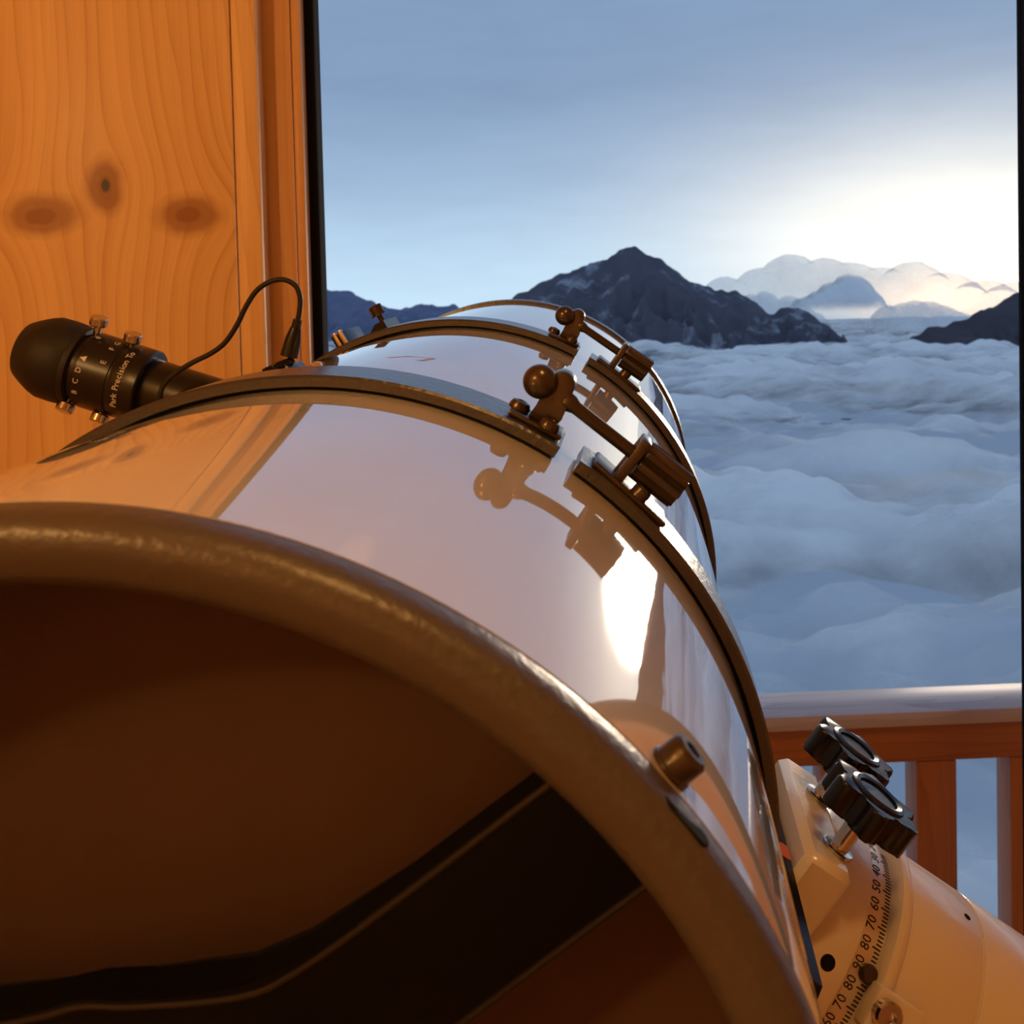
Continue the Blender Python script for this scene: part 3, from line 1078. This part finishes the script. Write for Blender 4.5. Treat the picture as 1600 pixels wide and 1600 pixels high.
def star_knob(t, p, lift, turn):
    base_ = Vector(mp(t, .405, p))
    Mk = frame(base_, (0, 0, 1), (1, 0, 0), (0, 1, 0)) @ Matrix.Rotation(R(turn), 4, 'Z')
    e_ = bmesh.new()
    h0 = .108 + lift
    bm_prism(e_, star, K * h0, K * (h0 + .088), Mk, bevel=K * .010)
    kn = obj('star_knob', e_, 'black', mnt)
    e_ = bmesh.new()
    bm_lathe(e_, [(K * .060, K * (h0 + .084)), (K * .060, K * (h0 + .094)), (K * .072, K * (h0 + .098)), (K * .082, K * (h0 + .094)), (K * .084, K * (h0 + .084))], 40, Mk, close=True)
    obj('knob_rim', e_, 'black', kn)
    e_ = bmesh.new()
    bm_lathe(e_, [(0, 0), (K * .046, 0), (K * .048, K * .008), (K * .044, K * .012), (K * .027, K * .014), (K * .027, K * (h0 + .002)), (0, K * (h0 + .002))], 28, Mk)
    obj('knob_shaft', e_, 'steel', kn)
    return kn


star_knob(1.905, 1.262, .0, 8)
star_knob(1.615, 1.262, .0, 20)

# pier that carries the mount, out of the picture to the lower right
pc = MO @ Vector((0, 0, K * 1.15))
piM = MO.inverted() @ Matrix.Translation((pc.x, pc.y, 0))
bm = bmesh.new()
bm_lathe(bm, [(0, 0), (.17, 0), (.17, .02), (.09, .05), (.075, .10), (.07, pc.z - .14), (.085, pc.z - .10), (.085, pc.z), (0, pc.z)], 48, piM)
obj('pier', bm, 'concrete', mnt)


# ================================================================== OUTDOORS: cloud sea, mountains
def cloud_mat(name, col, trans, clear=0.0):
    m = bpy.data.materials.new(name)
    m.use_nodes = True
    n = Nodes(m.node_tree)
    n.n.clear()
    o_ = n.new('ShaderNodeOutputMaterial')
    d_ = n.new('ShaderNodeBsdfDiffuse')
    t_ = n.new('ShaderNodeBsdfTranslucent')
    d_.inputs[0].default_value = (*col, 1)
    t_.inputs[0].default_value = (*col, 1)
    x_ = n.new('ShaderNodeMixShader')
    x_.inputs[0].default_value = trans
    n.link(d_.outputs[0], x_.inputs[1])
    n.link(t_.outputs[0], x_.inputs[2])
    last = x_
    if clear:
        c_ = n.new('ShaderNodeBsdfTransparent')
        last = n.new('ShaderNodeMixShader')
        last.inputs[0].default_value = clear
        n.link(x_.outputs[0], last.inputs[1])
        n.link(c_.outputs[0], last.inputs[2])
    n.link(last.outputs[0], o_.inputs[0])
    return m




def soft_cloud(name, col, nscale, namp):
    """cloud whose thin margins let what lies below show through"""
    m = bpy.data.materials.new(name)
    m.use_nodes = True
    n = Nodes(m.node_tree)
    n.n.clear()
    o_ = n.new('ShaderNodeOutputMaterial')
    d_ = n.new('ShaderNodeBsdfDiffuse')
    d_.inputs[0].default_value = (*col, 1)
    t_ = n.new('ShaderNodeBsdfTransparent')
    at = n.new('ShaderNodeAttribute', attribute_name='thick')
    tcn = n.new('ShaderNodeTexCoord')
    nz_ = n.noise(tcn.outputs['Object'], nscale, 6, 0.55, 0.3)
    a_ = n.m('ADD', at.outputs['Fac'], n.m('MULTIPLY', n.m('SUBTRACT', nz_, 0.5), namp))
    sm = n.new('ShaderNodeMapRange', interpolation_type='SMOOTHSTEP')
    n.link(a_, sm.inputs['Value'])
    x_ = n.new('ShaderNodeMixShader')
    n.link(sm.outputs[0], x_.inputs[0])
    n.link(t_.outputs[0], x_.inputs[1])
    n.link(d_.outputs[0], x_.inputs[2])
    n.link(x_.outputs[0], o_.inputs[0])
    return m


MAT['cloud'] = cloud_mat('cloud_deck', (0.60, 0.62, 0.66), 0.0)
MAT['cloud_top'] = soft_cloud('cloud_tops', (0.99, 0.96, 0.93), 0.009, 1.2)


def billow(x, y, wl, s):
    return np.sqrt(perlin(x / wl, y / wl, s) ** 2 + 0.02) - 0.14


def cloud_layer(name, NR, NC, fn):
    rr_ = np.geomspace(120, 32000, NR)
    aa_ = np.radians(np.linspace(-50, 62, NC))
    RR, AA = np.meshgrid(rr_, aa_, indexing='ij')
    CX, CY = RR * np.sin(AA), RR * np.cos(AA)
    Hh, thick, mat_ = fn(CX, CY, RR)
    o = grid_mesh(name, CX, CY, Hh, MAT[mat_])
    if thick is not None:
        at_ = o.data.attributes.new('thick', 'FLOAT', 'POINT')
        at_.data.foreach_set('value', thick.astype(np.float32).ravel())
    return o


def deck(CX, CY, RR):
    wx = CX + 60 * perlin(CX / 300, CY / 300, 11)
    wy = CY + 60 * perlin(CX / 300, CY / 300, 12)
    return -192 + 24 * perlin(CX / 900, CY / 900, 3) + 40 * billow(wx, wy, 330, 21) + 18 * billow(wx, wy, 130, 22), None, 'cloud'


def tops(seed, lift, cover, spread):
    def f(CX, CY, RR):
        wx = CX + 70 * perlin(CX / 260, CY / 260, seed + 11)
        wy = CY + 70 * perlin(CX / 260, CY / 260, seed + 12)
        big = perlin(CX / 620, CY / 520, seed)
        Hh = -180 + lift + 56 * big + 52 * billow(wx, wy, 300, seed + 1) + 30 * billow(wx, wy, 135, seed + 2) + 13 * billow(wx, wy, 60, seed + 3) + 5 * billow(wx, wy, 28, seed + 4) * np.clip(1100 / RR, 0, 1)
        return Hh, (Hh + 180 - lift - cover) / spread, 'cloud_top'
    return f


cs = cloud_layer('cloud_sea', 300, 360, deck)
tag(cs, 'sea of grey-blue cloud filling the valley below the mountains', 'clouds', kind='stuff')
c1_ = cloud_layer('cloud_tops', 440, 540, tops(70, 0, -30, 90.0))
tag(c1_, 'soft white billowing tops of the cloud sea', 'clouds', kind='stuff')
c2_ = cloud_layer('cloud_wisps', 400, 480, tops(170, 8, -4, 100.0))
tag(c2_, 'thin pale wisps lying over the cloud sea', 'clouds', kind='stuff')


def rock(name, col, snow):
    m, nt, b = material(name)
    t = nt.new('ShaderNodeTexCoord')
    n1 = nt.noise(t.outputs['Object'], 0.006, 6, 0.6)
    n2 = nt.noise(t.outputs['Object'], 0.004, 7, 0.65, 0.4)
    c = nt.mix(n1, tuple(v * 0.7 for v in col), tuple(v * 1.35 for v in col))
    s = nt.m('MULTIPLY', nt.m('SUBTRACT', n2, snow), 9.0, clamp=True)
    c = nt.mix(nt.m('MULTIPLY', s, 0.75), c, (0.42, 0.45, 0.52))
    nt.link(c, b.inputs['Base Color'])
    b.inputs['Roughness'].default_value = 0.95
    b.inputs['Specular IOR Level'].default_value = 0.1
    return m


def mountain(name, prof, dist, label, mat, depth, seed, base=-420.0, n=260):
    prof = np.array(prof)
    tx = np.linspace(prof[0, 0], prof[-1, 0], n)
    rz = np.interp(tx, prof[:, 0], prof[:, 1]) * dist
    X0 = tx * dist
    rz = rz + 15 * perlin(X0 / 75, X0 * 0 + 3.3, seed) + 9 * perlin(X0 / 33, X0 * 0 + 7.7, seed)
    # taper both ends under the clouds
    v = np.linspace(-1, 1, 150)
    VV, XX = np.meshgrid(v, X0, indexing='ij')
    RZ = np.broadcast_to(rz, VV.shape)
    fall = 1 - np.abs(VV) ** 0.92
    Z = base + (RZ - base) * fall
    Yd = dist + VV * depth
    amp = np.clip(np.abs(VV) * 2.4, 0, 1) * np.clip((RZ - base) / 300, 0, 1.4)
    gul = np.abs(perlin(XX / 230 + 0.35 * perlin(Yd / 260, XX / 500, seed + 5), Yd / 520, seed + 1))
    gul2 = np.abs(perlin(XX / 95, Yd / 200, seed + 2))
    Z = Z + amp * (170 * (0.26 - gul) + 75 * (0.26 - gul2) + 26 * perlin(XX / 40, Yd / 70, seed + 3))
    o = grid_mesh(name, XX + VV * 0, Yd, Z + 1.55, mat)
    tag(o, label, 'mountain', 'mountains above the clouds')
    return o


MAT['rock'] = rock('dark_rock', (0.105, 0.105, 0.135), 0.55)
MAT['rock_far'] = rock('rock_haze_blue', (0.155, 0.19, 0.30), 0.60)  # bluer with distance: the haze is put into the rock colour
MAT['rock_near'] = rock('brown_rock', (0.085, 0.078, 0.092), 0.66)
mountain('mountain', [(-0.30, -0.06), (-0.20, -0.03), (-0.1168, -0.0004), (-0.0813, 0.0106), (-0.0601, 0.021), (-0.0355, 0.0325), (-0.0195, 0.0403), (0.0092, 0.0497), (0.0297, 0.0592), (0.0456, 0.0661), (0.056, 0.0668), (0.066, 0.0584), (0.0818, 0.0569), (0.0898, 0.0461), (0.1058, 0.0335), (0.13, 0.0271), (0.1499, 0.0225), (0.166, 0.0119), (0.1778, 0.0016), (0.1943, 0.0075), (0.2143, 0.0047), (0.2303, -0.0098), (0.2445, -0.0201), (0.29, -0.05)],
         6000, 'tall dark pointed peak with snow streaks above the clouds, mid picture', MAT['rock'], 1500, 31)
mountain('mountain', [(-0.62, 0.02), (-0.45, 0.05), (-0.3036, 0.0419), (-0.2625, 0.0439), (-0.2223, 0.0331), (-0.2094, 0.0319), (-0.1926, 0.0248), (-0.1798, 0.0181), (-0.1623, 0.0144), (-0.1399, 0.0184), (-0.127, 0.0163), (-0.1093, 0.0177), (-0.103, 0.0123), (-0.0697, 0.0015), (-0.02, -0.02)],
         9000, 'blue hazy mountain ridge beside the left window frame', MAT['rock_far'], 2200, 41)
mountain('mountain', [(0.26, -0.07), (0.3122, -0.0216), (0.324, -0.0142), (0.3535, -0.0078), (0.3771, 0.0023), (0.3948, 0.0119), (0.4125, 0.0215), (0.4597, 0.0398), (0.5067, 0.0505), (0.5595, 0.0347), (0.66, 0.045), (0.80, 0.01)],
         4800, 'dark mountain slope rising at the right window frame', MAT['rock_near'], 1200, 51)


def cumulus(prof, dist, depth, label, seed, mat, soft, cap, rough_=1.0, foot=None, n=300):
    """a cumulus heap: billowing ridge with front and back slopes; its thin upper margin lets light through"""
    prof = np.array(prof)
    tx = np.linspace(prof[0, 0], prof[-1, 0], n)
    rz = np.interp(tx, prof[:, 0], prof[:, 1]) * dist
    k_ = np.ones(3) / 3
    rz = np.convolve(np.pad(rz, 1, 'edge'), k_, 'valid')
    X0 = tx * dist
    s0 = dist / 8000.0
    rz = rz + rough_ * s0 * (55 * np.abs(perlin(X0 / (95 * s0), X0 * 0 + 1.7, seed + 7)) + 30 * np.abs(perlin(X0 / (42 * s0), X0 * 0 + 5.1, seed + 8)) - 22)
    base_ = -330.0
    v = np.linspace(-1, 1, 110)
    VV, XX = np.meshgrid(v, X0, indexing='ij')
    RZ = np.broadcast_to(rz, VV.shape)
    sc_ = dist / 8000.0
    Yd = dist + VV * depth
    Z = base_ + (RZ - base_) * np.sqrt(np.clip(1 - VV ** 2, 0, 1))
    wl = 170 * sc_
    Z = Z + rough_ * sc_ * (46 * np.abs(perlin(XX / wl + 0.4 * perlin(Z / wl, XX / wl, seed), (Yd + Z) / wl, seed + 1)) + 20 * np.abs(perlin(XX / wl * 2.4, (Yd + Z) / wl * 2.4, seed + 2)) - 18)
    Yd = Yd - sc_ * 60 * np.abs(perlin(XX / wl, Z / wl, seed + 4)) * np.sign(VV) * -1
    o = grid_mesh('cumulus_cloud', XX - X0.mean(), Yd - dist, Z, mat)
    o.location = (X0.mean(), dist, 1.55)
    edge = np.minimum(tx - tx[0], tx[-1] - tx) * dist / (60 * sc_)
    thick = np.minimum((RZ - Z) / (soft * sc_) + 0.35, np.broadcast_to(edge, VV.shape))
    thick = np.minimum(thick, cap)
    if foot is not None:
        thick = np.minimum(thick, (Z - foot * dist) / (110 * sc_))
    at_ = o.data.attributes.new('thick', 'FLOAT', 'POINT')
    at_.data.foreach_set('value', thick.astype(np.float32).ravel())
    tag(o, label, 'cloud', 'cumulus clouds under the sunset glow')
    return o


MAT['heap'] = soft_cloud('cumulus_heap', (0.93, 0.92, 0.92), 0.003, 0.35)
MAT['bank'] = soft_cloud('cumulus_bank', (0.97, 0.96, 0.95), 0.0012, 0.3)
def heaps(circles, lo, hi, ground):
    """outline of overlapping round heads: (tan azimuth, tan elevation, radius)"""
    xs = np.linspace(lo, hi, 260)
    z_ = np.full_like(xs, ground)
    for cx0, cz0, cr0 in circles:
        d2 = cr0 ** 2 - (xs - cx0) ** 2
        z_ = np.where(d2 > 0, np.maximum(z_, cz0 + np.sqrt(np.clip(d2, 0, None))), z_)
    return list(zip(xs, z_))


cumulus(heaps([(.212, .006, .011), (.224, .010, .0125), (.236, .016, .0135), (.252, .016, .0195), (.262, .008, .0175), (.281, -.004, .012)], .198, .296, -.012), 7600, 420,
        'rounded blue-grey cumulus cloud standing right of the tall peak', 61, MAT['heap'], 60, 0.85, 0.25, 0.001)
cumulus(heaps([(.150, .004, .011), (.162, .010, .010), (.174, .011, .011), (.185, .004, .010), (.196, .008, .010), (.207, .0, .010), (.218, -.008, .010)], .138, .232, -.02), 9400, 500,
        'pale cumulus cloud touching the right shoulder of the tall peak', 62, MAT['bank'], 150, 0.60, 0.25, -0.012)
cumulus(heaps([(.288, -.004, .011), (.300, -.001, .010), (.312, .001, .010), (.325, -.001, .011), (.338, -.006, .011), (.352, -.012, .011)], .272, .368, -.025), 8800, 460,
        'low cumulus cloud between the blue-grey cloud and the right slope', 63, MAT['bank'], 140, 0.55, 0.25, -0.02)
cumulus(heaps([(.108, .008, .019), (.138, .014, .022), (.170, .022, .022), (.196, .032, .0235), (.228, .034, .018), (.252, .026, .021), (.279, .024, .0185), (.308, .028, .0185), (.338, .016, .020), (.372, .010, .018), (.405, .006, .020), (.438, .0, .020)], .085, .46, .0), 15000, 1500,
        'distant pale cloud bank along the bright horizon', 64, MAT['bank'], 260, 0.40, 0.2)
